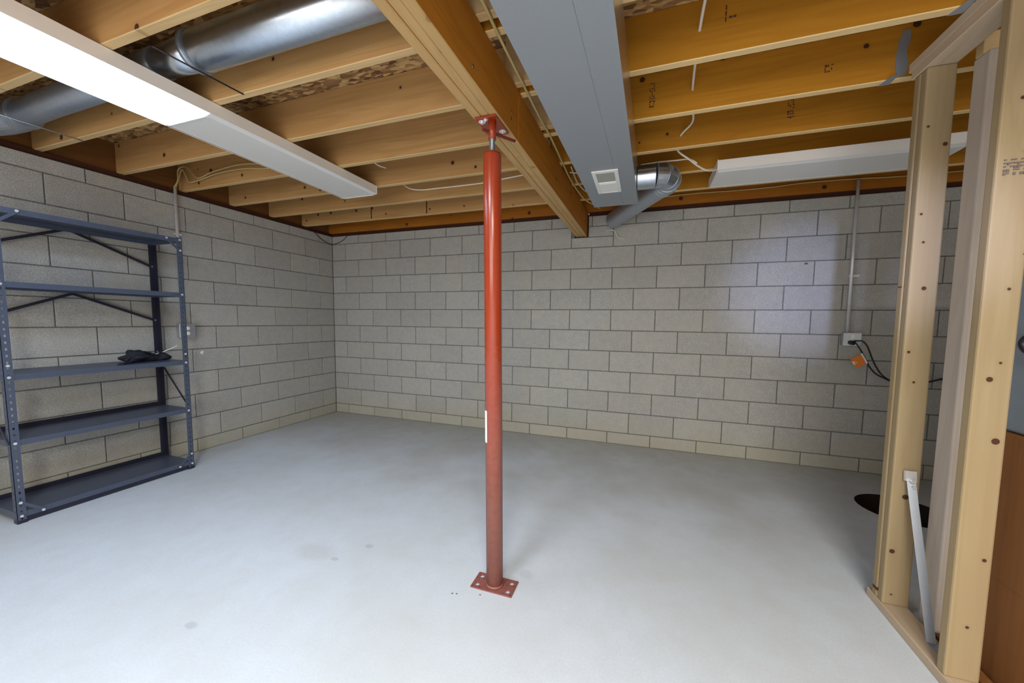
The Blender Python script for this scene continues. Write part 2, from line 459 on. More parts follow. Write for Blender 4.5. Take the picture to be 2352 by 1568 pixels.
# remaining walls of the basement, behind and beside the camera
b = MB(); b.box(XR-.1, YF, 0, XR, .0, 2.3); tag(b.build('wall_right', M['plainwall'], origin=(XR, 0, 0)), kind='structure')
b = MB(); b.box(-.006, YF, 0, XR-.1, YF+.1, 2.3); tag(b.build('wall_front', M['plainwall'], origin=(0, YF, 0)), kind='structure')

# subfloor, sill plates, rim boards
ZJ, ZJT = 2.29, 2.515
b = MB(); b.box(-.2, YF, ZJT, XR, .2, ZJT+.02); tag(b.build('ceiling', M['osb'], origin=(0, 0, ZJT)), kind='structure')
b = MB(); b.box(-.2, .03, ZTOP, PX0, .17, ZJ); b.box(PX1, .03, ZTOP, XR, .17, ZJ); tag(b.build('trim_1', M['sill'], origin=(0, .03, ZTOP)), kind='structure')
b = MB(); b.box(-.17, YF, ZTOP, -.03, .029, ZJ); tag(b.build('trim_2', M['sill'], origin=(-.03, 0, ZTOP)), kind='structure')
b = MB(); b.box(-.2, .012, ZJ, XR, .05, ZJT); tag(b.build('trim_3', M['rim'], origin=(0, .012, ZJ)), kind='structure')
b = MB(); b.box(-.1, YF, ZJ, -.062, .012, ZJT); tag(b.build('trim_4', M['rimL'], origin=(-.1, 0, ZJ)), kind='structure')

# ------------------------------------------------------------------ joists
ordn = ['first','second','third','fourth','fifth','sixth','seventh','eighth','ninth','tenth','eleventh','twelfth','thirteenth','fourteenth']
def joist(x0, x1, y0, y1, faces, edges, label, group):
    b = MB(); b.box(x0, y0, ZJ, x1, y1, ZJT)
    b.bevel(.003)
    o = b.build('floor_joist', [faces, edges])
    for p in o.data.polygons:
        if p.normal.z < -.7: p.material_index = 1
    tag(o, label, 'joist', group); return o
yl = [-.356, -.767, -1.176, -1.593, -2.001, -2.418, -2.83, -3.24, -3.65, -4.06, -4.47, -4.88, -5.29, -5.70]
yr = [-.39, -.785, -1.205, -1.62, -2.033, -2.44, -2.85, -3.26, -3.67, -4.08, -4.49, -4.90, -5.31, -5.72]
left_notes = {0:'next to the back wall', 1:'with a white cable below it', 2:'crossing just past the far end of the long light',
    3:'with two cream cables on its face', 4:'above the shelf end of the long light', 5:'beside the galvanized pipe, nearer the back wall', 6:'beside the galvanized pipe, nearer the camera'}
for i, yf in enumerate(yl):
    lab = 'pale pine floor joist left of the beam, %s from the back wall' % ordn[i]
    joist(-.06, 3.115, yf-.038, yf, M['joistL'], M['joistLe'], lab, 'floor joists left of the beam')
for i, yn in enumerate(yr):
    lab = 'amber-shaded floor joist right of the beam, %s from the back wall' % ordn[i]
    joist(3.117, XR-.1, yn, yn+.038, M['joistR'], M['joistRe'], lab, 'floor joists right of the beam')
# short lapped blocks on the beam beside the joists
for i in (3, 4, 5):
    b = MB(); y = yr[i]-.044; b.box(3.12, y-.038, ZJ, 3.31, y, ZJT); b.bevel(.003)
    o = b.build('splice_block', [M['joistLe']])
    tag(o, 'short pale block lapped on the beam beside the %s joist from the back wall' % ordn[i], 'block', 'splice blocks on the beam')

# ------------------------------------------------------------------ main beam (three plies)
def bx_(y): return 3.088 + (3.043-3.088)*(y+.018)/(-2.911)     # left edge of the beam, a touch out of square
beam = empty('support_beam', (3.1, -3, 2.058))
tag(beam, 'built-up wooden beam of three planks running from back wall over red post', 'beam')
YB = -6.6
for k in range(3):
    b = MB(); d0, d1 = k*.0375+.0006*(k>0), (k+1)*.0375-.0006
    zb = 2.058 + (0, .0015, -.0005)[k]
    segs = [(.13, YB)] if k != 1 else [(.13, -1.93), (-1.933, YB)]
    if k == 2: segs = [(.13, -2.06), (-2.063, YB)]
    for ya, yb in segs:
        xa, xb = bx_(ya), bx_(yb)
        b.hexa([(xb+d0,yb,zb),(xb+d1,yb,zb),(xa+d1,ya,zb),(xa+d0,ya,zb),(xb+d0,yb,2.288),(xb+d1,yb,2.288),(xa+d1,ya,2.288),(xa+d0,ya,2.288)])
    b.bevel(.003)
    o = b.build('beam_plank', [M['beam'], M['beame']], beam)
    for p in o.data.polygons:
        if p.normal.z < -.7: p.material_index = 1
b = MB()   # bolt ends / nails on the beam side
for y, z in ((-2.55, 2.10), (-2.16, 2.14), (-1.2, 2.12)):
    b.cyl((bx_(y)+.1125, y, z), (1, 0, 0), .006, .003, 10)
b.build('nail_head', M['screw'], beam)

# ------------------------------------------------------------------ red jack post
post = empty('jack_post', (3.16, -2.29, 0))
tag(post, 'red steel jack post standing on a square base plate under the beam', 'post')
def pst(z): return 3.160 - .0155*z
def plate_holes(name, x0, y0, x1, y1, z0, z1, holes, rh, mat, parent):
    b = MB(); bm = b.bm
    # plate with round holes: grid cells around every hole
    xs = sorted(set([x0, x1] + [h[0]-rh*1.8 for h in holes] + [h[0]+rh*1.8 for h in holes]))
    ys = sorted(set([y0, y1] + [h[1]-rh*1.8 for h in holes] + [h[1]+rh*1.8 for h in holes]))
    for i in range(len(xs)-1):
        for j in range(len(ys)-1):
            cx, cy = (xs[i]+xs[i+1])/2, (ys[j]+ys[j+1])/2
            hole = None
            for h in holes:
                if abs(h[0]-cx) < 1e-4 and abs(h[1]-cy) < 1e-4: hole = h
            if hole is None:
                b.box(xs[i], ys[j], z0, xs[i+1], ys[j+1], z1)
            else:
                n = 16; R_ = []; Q = []
                for t in range(n):
                    a = 2*math.pi*(t+.5)/n; c, s_ = math.cos(a), math.sin(a); k = rh*1.8/max(abs(c), abs(s_))
                    R_.append([bm.verts.new((cx+rh*c, cy+rh*s_, z)) for z in (z0, z1)])
                    Q.append([bm.verts.new((cx+k*c, cy+k*s_, z)) for z in (z0, z1)])
                for t in range(n):
                    u = (t+1) % n
                    bm.faces.new((R_[t][1], Q[t][1], Q[u][1], R_[u][1])); bm.faces.new((R_[t][0], R_[u][0], Q[u][0], Q[t][0]))
                    bm.faces.new((R_[t][0], R_[t][1], R_[u][1], R_[u][0]))
    return b.build(name, mat, parent)
hh = [(3.086, -2.262), (3.086, -2.318), (3.234, -2.262), (3.234, -2.318)]
plate_holes('base_plate', 3.061, -2.343, 3.259, -2.238, .0, .006, hh, .0105, M['redb'], post)
b = MB(); b.tube([(pst(0), -2.29, .008), (pst(1.9), -2.29, 1.905), (pst(1.9), -2.29, 1.915)], .038, 36, radii=[.038, .038, .036])
b.build('pipe', M['red'], post)
b = MB(); b.tube([(pst(0), -2.29, .008), (pst(0), -2.29, .016)], .043, 30, radii=[.043, .039]); b.build('weld_ring', M['red'], post)
b = MB(); zs = 1.912; pts = []; rad = []
for i in range(26):
    pts.append((3.130, -2.29, zs + i*.0026)); rad.append(.0125 if i % 2 else .0112)
b.tube(pts, .012, 18, radii=rad, smooth=False); b.build('screw', M['screw'], post)
b = MB(); b.tube([(3.130, -2.29, 1.972), (3.130, -2.29, 2.048)], .0165, 20); b.build('swivel_collar', M['red'], post)
b = MB(); b.box(3.064, -2.325, 2.048, 3.158, -2.165, 2.056); b.bevel(.001); tp = b.build('top_plate', M['red'], post)
b = MB(); b.bar((3.100, -2.328, 2.002), (3.197, -2.186, 2.002), .011, .010, (0, 0, 1)); b.bevel(.002); b.build('turning_bar', M['darkred'], post)
for x, y, r in ((3.085, -2.296, .015), (3.107, -2.309, .009), (3.140, -2.196, .0155)):
    b = MB(); b.cyl((x, y, 2.0465), (0, 0, 1), r, .002, 20); b.cyl((x, y, 2.041), (0, 0, 1), r*.5, .006, 6)
    b.build('bolt', M['bolt'], post)
b = MB(); a0 = math.radians(205)
n = 8; vs = []
for z in (.676, .818):
    for i in range(n+1):
        a = math.radians(196) + math.radians(44)*i/n
        vs.append(b.bm.verts.new((pst(z)+.0388*math.cos(a), -2.29+.0388*math.sin(a), z)))
for i in range(n): b.bm.faces.new((vs[i], vs[i+1], vs[n+2+i], vs[n+1+i]))
o = b.build('sticker', M['white'], post)
sm = o.modifiers.new('s', 'SOLIDIFY'); sm.thickness = .0008
b = MB()
for x, y in ((3.02, -2.405), (3.0, -2.41), (3.12, -2.375)):
    b.box(x, y, 0, x+.007, y+.004, .003)
tag(b.build('concrete_crumb', M['mortar']), 'tiny dark crumbs on the floor just left of the base plate', 'debris', kind='stuff')

# ------------------------------------------------------------------ strip lights
def fixture(axis, c, a0, a1, lit, label):
    """axis: long direction; c: centre of the other axis; lit: list of (s0,s1,isLit)"""
    t = empty('strip_light', (c, (a0+a1)/2, 2.22) if axis == 1 else ((a0+a1)/2, c, 2.22)); tag(t, label, 'light')
    hw = .182
    b = MB(); b.prism([(c-hw, 2.226), (c-hw, 2.286), (c-hw+.006, 2.289), (c+hw-.006, 2.289), (c+hw, 2.286), (c+hw, 2.226), (c+hw-.004, 2.226), (c+hw-.004, 2.262), (c-hw+.004, 2.262), (c-hw+.004, 2.226)], axis, a0, a1)
    b.build('housing', M['fixture'], t)
    for s0, s1, on in lit:
        b = MB(); q = hw-.004
        b.prism([(c-q, 2.261), (c+q, 2.261), (c+q, 2.2265), (c+q-.004, 2.225), (c+q-.040, 2.2195), (c-q+.040, 2.2195), (c-q+.004, 2.225), (c-q, 2.2265)], axis, s0+.002, s1-.002)
        b.build('lens', M['lit'] if on else M['lens'], t)
        if not on:
            for sg in (-1, 1):
                b = MB(); e = c+sg*(q-.002)
                b.prism([(e, 2.2262), (e-sg*.030, 2.2185), (e-sg*.034, 2.2190), (e-sg*.034, 2.2205), (e, 2.2275)], axis, s0+.004, s1-.004)
                b.build('glossy_edge', M['gloss'], t)
    for e0, e1 in ((a0-.004, a0), (a1, a1+.004)):
        b = MB(); b.prism([(c-hw-.002, 2.290), (c+hw+.002, 2.290), (c+hw+.002, 2.225), (c+hw-.045, 2.216), (c-hw+.045, 2.216), (c-hw-.002, 2.225)], axis, e0, e1)
        b.build('end_cap', M['fixture'], t)
    for s0, s1, on in lit[:-1]:
        b = MB(); b.prism([(c-hw+.003, 2.24), (c+hw-.003, 2.24), (c+hw-.003, 2.2255), (c+hw-.045, 2.2165), (c-hw+.045, 2.2165), (c-hw+.003, 2.2255)], axis, s1-.006, s1+.006)
        b.build('joint_trim', M['gloss'], t)
    return t
fixture(1, 1.505, -3.68, -1.235, [(-3.68, -2.465, True), (-2.465, -1.235, False)],
        'long white strip light under the joists left of the beam, its near half lit')
fixture(0, -.76, 4.185, 5.42, [(4.185, 5.42, False)], 'unlit white strip light under the joists right of the grey duct')

# ------------------------------------------------------------------ grey duct with register
duct = empty('air_duct', (3.52, -3, 2.095)); tag(duct, 'grey sheet metal duct hanging below the joists beside the beam', 'duct')
def dl(y): return 3.362 - .014*(y+.82)/(-2)*1.0 - (y+.82)*-.022
DY0, DY1 = -6.4, -.80
xl0, xl1 = 3.325-.03, 3.368; xr0, xr1 = 3.63, 3.688
zb, zt = 2.095, 2.288
xs0, xs1 = 3.555, 3.60
def duct_part(name, pa, pb, z0, z1, mat):
    b = MB(); (ax0, ax1), (bx0, bx1) = pa, pb
    b.hexa([(ax0,DY0,z0),(ax1,DY0,z0),(bx1,DY1,z0),(bx0,DY1,z0),(ax0,DY0,z1),(ax1,DY0,z1),(bx1,DY1,z1),(bx0,DY1,z1)])
    return b.build(name, mat, duct)
XL0 = 3.368 + (3.325-3.368)/(-2.775+.8)*(DY0-DY1)*1.0; XR0 = 3.688 + (3.648-3.688)/(-2.675+.8)*(DY0-DY1)
duct_part('bottom_panel', (XL0, XL0+.215), (3.368, 3.583), zb, zb+.004, M['duct'])
duct_part('bottom_panel', (XL0+.2155, XR0), (3.5838, 3.688), zb+.0002, zb+.0042, M['duct'])
duct_part('side_panel', (XL0, XL0+.004), (3.368, 3.372), zb+.004, zt, M['duct'])
duct_part('side_panel', (XR0-.004, XR0), (3.684, 3.688), zb+.0042, zt, M['ductside'])
b = MB(); b.box(3.366, DY1, zb-.001, 3.690, DY1+.003, zt); b.build('end_cap', M['duct'], duct)
reg = empty('air_register', (3.5, -1.31, 2.09)); tag(reg, 'white air register with a grey damper on the underside of the duct', 'vent')
# slightly trapezoid as photographed positions: X 3.43-3.59, Y -1.50..-1.12
def frame(x0, y0, x1, y1, z0, z1, ix0, iy0, ix1, iy1):
    b = MB()
    b.box(x0, y0, z0, ix0, y1, z1); b.box(ix1, y0, z0, x1, y1, z1)
    b.box(ix0, y0, z0, ix1, iy0, z1); b.box(ix0, iy1, z0, ix1, y1, z1)
    return b
b = frame(3.436, -1.505, 3.588, -1.120, 2.087, 2.0945, 3.458, -1.475, 3.565, -1.315); b.bevel(.0012); b.build('register_frame', M['register'], reg)
b = MB(); b.box(3.458, -1.475, 2.0925, 3.565, -1.315, 2.0943); b.build('damper_plate', M['registerg'], reg)
b = MB()
for y in (-1.30, -1.14): b.box(3.452, y, 2.0855, 3.572, y+.004, 2.087)
b.box(3.452, -1.30, 2.0855, 3.456, -1.14, 2.087); b.box(3.568, -1.30, 2.0855, 3.572, -1.14, 2.087)
b.build('pressed_border', M['register'], reg)

# round branch pipe with gored elbow
bp = empty('branch_pipe', (3.8, -.8, 2.19)); tag(bp, 'short galvanized pipe with a gored elbow turning from duct side towards back wall', 'pipe')
b = MB(); b.tube([(3.686, -1.05, 2.19), (3.80, -1.05, 2.19)], .078, 32, cap=False); b.build('collar', M['galv'], bp)
b = MB()
g = [(3.80,-1.05,2.19),(3.845,-1.04,2.19),(3.875,-1.00,2.188),(3.885,-.955,2.186),(3.875,-.905,2.184),(3.85,-.86,2.182)]
b.tube(g, .079, 32, cap=False, smooth=False); el = b.build('elbow', M['galv'], bp)
for i, p in enumerate(g[:-1]):
    b = MB(); d = (Vector(g[min(i+1,5)])-Vector(g[max(i-1,0)])).normalized(); p = Vector(p)
    b.tube([p-d*.003, p+d*.003], .0815, 32); b.build('seam_ring', M['galvd'], bp)
b = MB(); b.tube([(3.85,-.86,2.182), (3.46,-.10,2.172)], .074, 32, cap=False); b.build('straight_run', M['galvd'], bp)

# ------------------------------------------------------------------ galvanized pipe between the left joists
gp = empty('galvanized_pipe', (1.5, -2.625, 2.37)); tag(gp, 'round galvanized pipe running between two joists above the lit light', 'pipe')
b = MB(); b.tube([(3.0,-2.628,2.372),(1.90,-2.628,2.372),(1.86,-2.628,2.372)], .078, 36, radii=[.078,.078,.070]); b.build('pipe_section', M['galv'], gp)
b = MB(); b.tube([(1.88,-2.63,2.372),(1.86,-2.63,2.372)], .083, 36); b.build('collar', M['galvd'], gp)
b = MB(); b.tube([(1.87,-2.63,2.372),(1.74,-2.63,2.374),(1.60,-2.63,2.376)], .066, 32, radii=[.07,.064,.06]); b.build('reducer', M['galv'], gp)
b = MB(); b.tube([(1.62,-2.63,2.376),(.62,-2.625,2.372),(.33,-2.622,2.366)], .066, 32); b.build('pipe_section', M['galvd'], gp)
b = MB(); g = [(.34,-2.622,2.366),(.26,-2.625,2.36),(.19,-2.65,2.345),(.15,-2.70,2.32),(.14,-2.78,2.30)]
b.tube(g, .076, 28, smooth=False); b.build('elbow', M['galvd'], gp)
b = MB(); b.tube([(.36,-2.622,2.366),(.345,-2.622,2.366)], .080, 28); b.build('collar', M['galvd'], gp)
for (a, c_, lab) in (((1.872,-2.80,2.286),(1.90,-2.455,2.286),'dark hanger rod nailed under two joists below the pipe collar'),
                 ((.448,-2.80,2.286),(.462,-2.43,2.286),'pale hanger rod under the pipe left of the lit light')):
    b = MB(); b.tube([a, c_], .0035, 8)
    o = b.build('hanger_rod', M['black'] if 'dark' in lab else M['galvd']); tag(o, lab, 'hanger')

# ------------------------------------------------------------------ cables
def cable(pts, r, mat, label, name='cable', n=6):
    b = MB(); b.tube(smooth_path(pts, n), r, 8); o = b.build(name, mat); tag(o, label, 'cable'); return o
cable([(.022,-1.70,2.29),(.03,-1.68,2.36),(.035,-1.665,2.425),(.06,-1.665,2.445),(.09,-1.665,2.405),(.125,-1.665,2.345),(.16,-1.665,2.332),(.27,-1.66,2.342),(.48,-1.66,2.368),(.78,-1.66,2.370),(1.02,-1.655,2.345),(1.40,-1.66,2.33)],
      .0045, M['nmy'], 'cream cable looping out of the conduit by the shelf rack, lower loop')
cable([(.03,-1.715,2.29),(.035,-1.69,2.35),(.03,-1.68,2.44),(.09,-1.675,2.462),(.15,-1.67,2.44),(.22,-1.672,2.375),(.28,-1.672,2.352),(.45,-1.672,2.382),(.75,-1.672,2.40),(1.02,-1.672,2.375),(1.40,-1.675,2.35)],
      .0045, M['nmy'], 'cream cable looping out of the conduit by the shelf rack, upper loop')
cable([(1.81,-1.10,2.40),(1.83,-1.07,2.336),(1.90,-1.06,2.297),(2.0,-1.06,2.280),(2.125,-1.06,2.278),(2.32,-1.06,2.276),(2.54,-1.06,2.277),(2.69,-1.06,2.287),(2.88,-1.06,2.30),(3.06,-1.06,2.315)],
      .0048, M['nm'], 'white cable sagging between joists behind the red post')
cable([(1.95,-1.585,2.30),(1.955,-1.53,2.297),(1.96,-1.47,2.305)], .0045, M['nm'], 'short end of white cable poking below a joist near the long light')
cable([(3.219,-3.3,2.279),(3.212,-2.7,2.279),(3.207,-2.4,2.279),(3.206,-2.1,2.279),(3.206,-1.8,2.279),(3.211,-1.62,2.279),(3.205,-1.25,2.279),(3.203,-.95,2.275),(3.219,-.63,2.272),(3.25,-.45,2.262),(3.30,-.26,2.272),(3.33,-.10,2.285)],
      .006, M['nmy'], 'yellowed cable stapled between the beam and the duct')
cable([(3.245,-1.132,2.285),(3.243,-1.05,2.281),(3.245,-.9,2.270),(3.26,-.75,2.268),(3.287,-.61,2.275),(3.36,-.40,2.29)], .0045, M['nm'], 'white cable curving beside the register end of the duct')
cable([(3.226,-1.075,2.271),(3.285,-1.039,2.272),(3.352,-1.02,2.276)], .004, M['nm'], 'short white wire crossing from beam to duct')
cable([(3.925,-4.0,2.40),(3.93,-2.45,2.40),(3.93,-2.033,2.398),(3.95,-1.62,2.395),(3.97,-1.45,2.39),(3.985,-1.30,2.385),(3.93,-1.20,2.36),(3.924,-1.09,2.325),(4.0,-1.05,2.272),(4.06,-1.01,2.237),(4.12,-.98,2.214),(4.186,-.92,2.235)],
      .006, M['nm'], 'white cable through the amber-shaded joists ending at the unlit light', n=5)
cable([(3.70,-1.0,2.292),(3.80,-1.0,2.297),(3.93,-1.01,2.291),(4.0,-1.04,2.277),(4.05,-1.03,2.25)], .0045, M['nm'], 'thin white cable from the duct joining the cable to the unlit light')
cable([(3.88,-.004,2.366),(4.15,-.004,2.372),(4.5,-.004,2.364),(4.75,-.004,2.366),(4.97,-.004,2.376),(5.31,-.004,2.371),(5.61,-.004,2.358),(6.3,-.004,2.36)], .0045, M['nmy'], 'thin yellowed cable running along the rim board above the back wall')
cable([(-.02,-.30,2.262),(.008,-.285,2.245),(.014,-.21,2.195),(.016,-.126,2.160),(.03,-.03,2.148),(.118,-.012,2.168),(.19,-.008,2.20),(.236,-.004,2.24),(.25,.02,2.262)], .0035, M['black'], 'thin dark wire drooping across the top of the room corner')
cable([(3.40,-.09,2.075),(3.43,-.07,2.085),(3.47,-.06,2.075),(3.50,-.03,2.02),(3.56,-.02,2.01)], .004, M['nm'], 'loose white wire tail hanging from the pipe end at the beam pocket')

# ------------------------------------------------------------------ conduits and outlet boxes
def conduit(p0, p1, label, strap, bx, boxc, sx, sy, sz, axis):
    t = empty('electrical_conduit', p0); tag(t, label, 'conduit')
    b = MB(); b.tube([p0, p1], .0115, 14); b.build('tube', M['conduit'], t)
    b = MB()
    if axis == 'y': b.box(p0[0]-.018, -.018, strap, p0[0]+.05, -.004, strap+.018)
    else: b.box(.004, p0[1]-.02, strap, .026, p0[1]+.03, strap+.018)
    b.build('strap', M['bolt'], t)
    o = empty('outlet_box', boxc); tag(o, bx, 'outlet')
    b = MB(); x, y, z = boxc
    b.box(x-sx/2, y-sy/2, z-sz/2, x+sx/2, y+sy/2, z+sz/2); b.bevel(.006, 2); b.build('box_body', M['boxgrey'], o)
    if axis == 'y':
        b = MB(); b.box(x-sx/2-.003, y-sy/2-.004, z-sz/2-.003, x+sx/2+.003, y-sy/2, z+sz/2+.003); b.bevel(.0015); b.build('cover_plate', M['galv'], o)
        for zz in (.022, -.022):
            b = MB(); b.cyl((x, y-sy/2-.004, z+zz), (0, -1, 0), .015, .003, 18); b.build('socket', M['white'], o)
    else:
        b = MB(); b.box(x+sx/2, y-sy/2-.003, z-sz/2-.003, x+sx/2+.004, y+sy/2+.003, z+sz/2+.003); b.bevel(.0015); b.build('cover_plate', M['galvd'], o)
        for zz in (.022, -.022):
            b = MB(); b.cyl((x+sx/2+.004, y, z+zz), (1, 0, 0), .015, .003, 18); b.build('socket', M['white'], o)
conduit((.018, -1.706, 1.155), (.018, -1.702, 2.29), 'vertical conduit on the left block wall behind the rack corner', 1.9,
        'steel outlet box on the left wall behind the rack leg', (.026, -1.688, 1.095), .05, .112, .115, 'x')
conduit((5.326, -.018, 1.148), (5.318, -.018, 2.36), 'vertical conduit on the back wall left of the wooden studs', 1.60,
        'steel outlet box low on the back wall with black cords', (5.345, -.030, 1.100), .112, .055, .10, 'y')
crd = cable([(5.335,-.062,1.078),(5.35,-.10,1.075),(5.375,-.115,1.03),(5.40,-.11,.985),(5.43,-.10,.93),(5.46,-.095,.88),(5.50,-.09,.835),(5.56,-.085,.80),(5.62,-.08,.775),(5.74,-.08,.757),(5.83,-.08,.789),(5.93,-.085,.80),(6.0,-.12,.60),(5.95,-.3,.2),(5.80,-.5,.02),(5.66,-.62,.008),(5.60,-.66,-.04)],
      .0055, M['black'], 'black cord from the back wall outlet, lower one with orange tag')
cable([(5.345,-.062,1.082),(5.39,-.10,1.09),(5.42,-.11,1.055),(5.445,-.105,1.0),(5.47,-.10,.94),(5.50,-.098,.88),(5.54,-.092,.825),(5.60,-.082,.785),(5.66,-.088,.768),(5.76,-.092,.762),(5.84,-.095,.80),(5.94,-.10,.81),(6.02,-.14,.60),(5.98,-.34,.2),(5.82,-.54,.02),(5.68,-.66,.008),(5.62,-.70,-.04)],
      .0055, M['black'], 'black cord from the back wall outlet, upper one without a tag')
b = MB(); b.cyl((5.335,-.062,1.075), (.4, -.9, -.1), .017, .03, 14); tag(b.build('plug', M['black']), 'black plug in the outlet box on the back wall', 'plug')
tg = empty('cord_tag', (5.37, -.105, .93)); tag(tg, 'orange warning tag on the lower black cord', 'tag')
b = MB(); b.hexa([(5.318,-.118,.945),(5.364,-.112,.872),(5.425,-.112,.915),(5.382,-.118,.985),(5.318,-.117,.945),(5.364,-.111,.872),(5.425,-.111,.915),(5.382,-.117,.985)])
b.build('tag_card', M['orange'], tg)
b = MB(); b.bar((5.388,-.116,.992), (5.431,-.110,.915), .010, .003, (0, 1, 0)); b.build('white_edge', M['white'], tg)
b = MB(); b.bar((5.335,-.1195,.925), (5.352,-.1185,.902), .010, .001, (0, 1, 0)); b.bar((5.345,-.1192,.928), (5.368,-.1185,.915), .004, .001, (0, 1, 0)); b.build('print', M['white'], tg)

# ------------------------------------------------------------------ sump pit
sp = empty('sump_pit', (HX, HY, -.6)); tag(sp, 'round dark sump pit sunk in the floor behind the studs', 'pit')
b = MB(); b.tube([(HX,HY,-.6),(HX,HY,-.002)], HR-.002, 40, cap=False)
b.bm.faces.new([v for v in b.bm.verts if v.co.z < -.5][:40]); b.build('liner', M['pit'], sp)
b = MB(); b.cyl((HX+.03,HY,-.59), (0,0,1), .09, .25, 20, .07); b.build('pump', M['black'], sp)
b = MB(); b.tube([(HX+.1,HY+.03,-.4),(HX+.1,HY+.03,-.05)], .022, 12); b.build('discharge_pipe', M['black'], sp)

# ------------------------------------------------------------------ stud wall at the right
def post_hex(bm_, x0, x1, yn0, yf0, yn1, yf1, z0, z1, xo=0):
    bm_.hexa([(x0,yn0,z0),(x1,yn0,z0),(x1,yf0,z0),(x0,yf0,z0),(x0+xo,yn1,z1),(x1+xo,yn1,z1),(x1+xo,yf1,z1),(x0+xo,yf1,z1)])
def stud(args, label, mat, name='wall_stud'):
    b = MB(); post_hex(b, *args); b.bevel(.006, 2); o = b.build(name, mat); tag(o, label, 'stud', 'wall studs'); return o
stud((4.76,4.849,-1.866,-1.830,-1.832,-1.796,.038,2.212), 'front board of the doubled wooden stud left of the gap, with dark knots', M['stud'])
stud((4.758,4.847,-1.829,-1.793,-1.795,-1.759,.038,2.212), 'rear board of the doubled wooden stud, facing the empty room', M['stud'])
sc_ = stud((4.76,4.849,-2.216,-2.178,-2.190,-2.152,.038,2.212), 'widest wooden stud nearest the camera, cut by the right edge', M['stud'])
stud((4.874,4.912,-1.968,-1.876,-1.935,-1.862,.0,2.19), 'pale board standing on edge between the two main studs', M['studp'])
b = MB(); b.box(4.758, -4.6, 0, 4.848, -1.757, .038); b.bevel(.003); tag(b.build('bottom_plate', M['plate']), 'flat wooden plate on the floor under the studs', 'plate')
for z0, z1, ex, lab in ((2.2125, 2.2500, -1.74, 'lower of the two flat top plates over the studs'), (2.2508, 2.2885, -1.72, 'upper of the two flat top plates over the studs')):
    b = MB(); b.box(4.756, -4.6, z0, 4.85, ex, z1); b.bevel(.003); tag(b.build('top_plate', M['plate']), lab, 'plate')
b = MB(); b.box(4.862, -2.9, .0, 4.90, -1.985, .038); b.bevel(.002); tag(b.build('scrap_board', M['brown']), 'dark board lying on the floor behind the bottom plate', 'board')
# small notched blocks by the top of the pale board
b = MB(); b.box(4.90, -1.86, 2.215, 5.04, -1.822, 2.289); b.box(4.94, -1.86, 2.15, 5.02, -1.822, 2.215); b.bevel(.002)
tag(b.build('notched_block', M['joistRe']), 'small notched wood block near the top of the pale board', 'block')
# joist hangers / ties by the top plate
for i, (y, lab) in enumerate(((yr[3], 'rough galvanized tie on the joist above the doubled stud'), (yr[4], 'galvanized tie on the joist nearer the camera, by the top edge'))):
    t = empty('joist_tie', (4.77, y, 2.29)); tag(t, lab, 'bracket')
    b = MB(); pr = [(4.765,2.296),(4.792,2.296),(4.800,2.34),(4.79,2.40),(4.80,2.45),(4.797,2.485),(4.776,2.488),(4.762,2.45),(4.756,2.40),(4.754,2.34)]
    b.prism([(p[0]-.0, p[1]) for p in pr], 1, y-.003, y-.0005); b.build('strap', M['tin'], t)
    b = MB(); b.hexa([(4.715,y+.038,2.2885),(4.735,y-.03,2.2885),(4.756,y-.03,2.2885),(4.756,y+.038,2.2885),(4.715,y+.038,2.2898),(4.735,y-.03,2.2898),(4.756,y-.03,2.2898),(4.756,y+.038,2.2898)])
    b.build('seat_flange', M['tin'], t)
# leaning strip with clamp
st = empty('metal_strip', (4.83, -2.0, .04)); tag(st, 'thin galvanized strip leaning from the floor plate against the doubled stud', 'strip')
b = MB(); b.bar((4.812,-2.062,.041), (4.808,-1.874,.60), .026, .003, (-.3, -1, .3)); b.build('strip', M['tin'], st)
b = MB(); b.box(4.800, -2.19, .0385, 4.834, -2.062, .041); b.build('foot', M['tin'], st)
b = MB(); b.bar((4.806,-1.878,.585), (4.806,-1.872,.625), .036, .012, (0, -1, 0)); b.cyl((4.808,-1.886,.588), (0,-1,.1), .008, .012, 8); b.cyl((4.812,-1.885,.563), (0,-1,.1), .006, .014, 8)
b.build('clamp', M['bolt'], st)
# brown wooden box and grey cabinet behind the near stud
b = MB(); b.box(4.915, -3.4, 0, 5.4, -2.05, .86); b.bevel(.004)
bx = b.build('wooden_box', M['brown']); tag(bx, 'brown wooden box behind the widest stud at the right edge', 'box')
gc = empty('grey_cabinet', (5.15, -2.6, .86)); tag(gc, 'grey metal cabinet standing on the brown wooden box', 'cabinet')
b = MB(); b.box(4.935, -3.3, .862, 5.38, -2.06, 1.75); b.bevel(.008, 2); b.build('cabinet_body', M['greybox'], gc)
b = MB(); b.tube(smooth_path([(4.93,-2.20,1.20),(4.905,-2.17,1.19),(4.900,-2.145,1.165),(4.905,-2.16,1.135),(4.93,-2.20,1.12)], 5), .009, 10); b.build('handle', M['black'], gc)

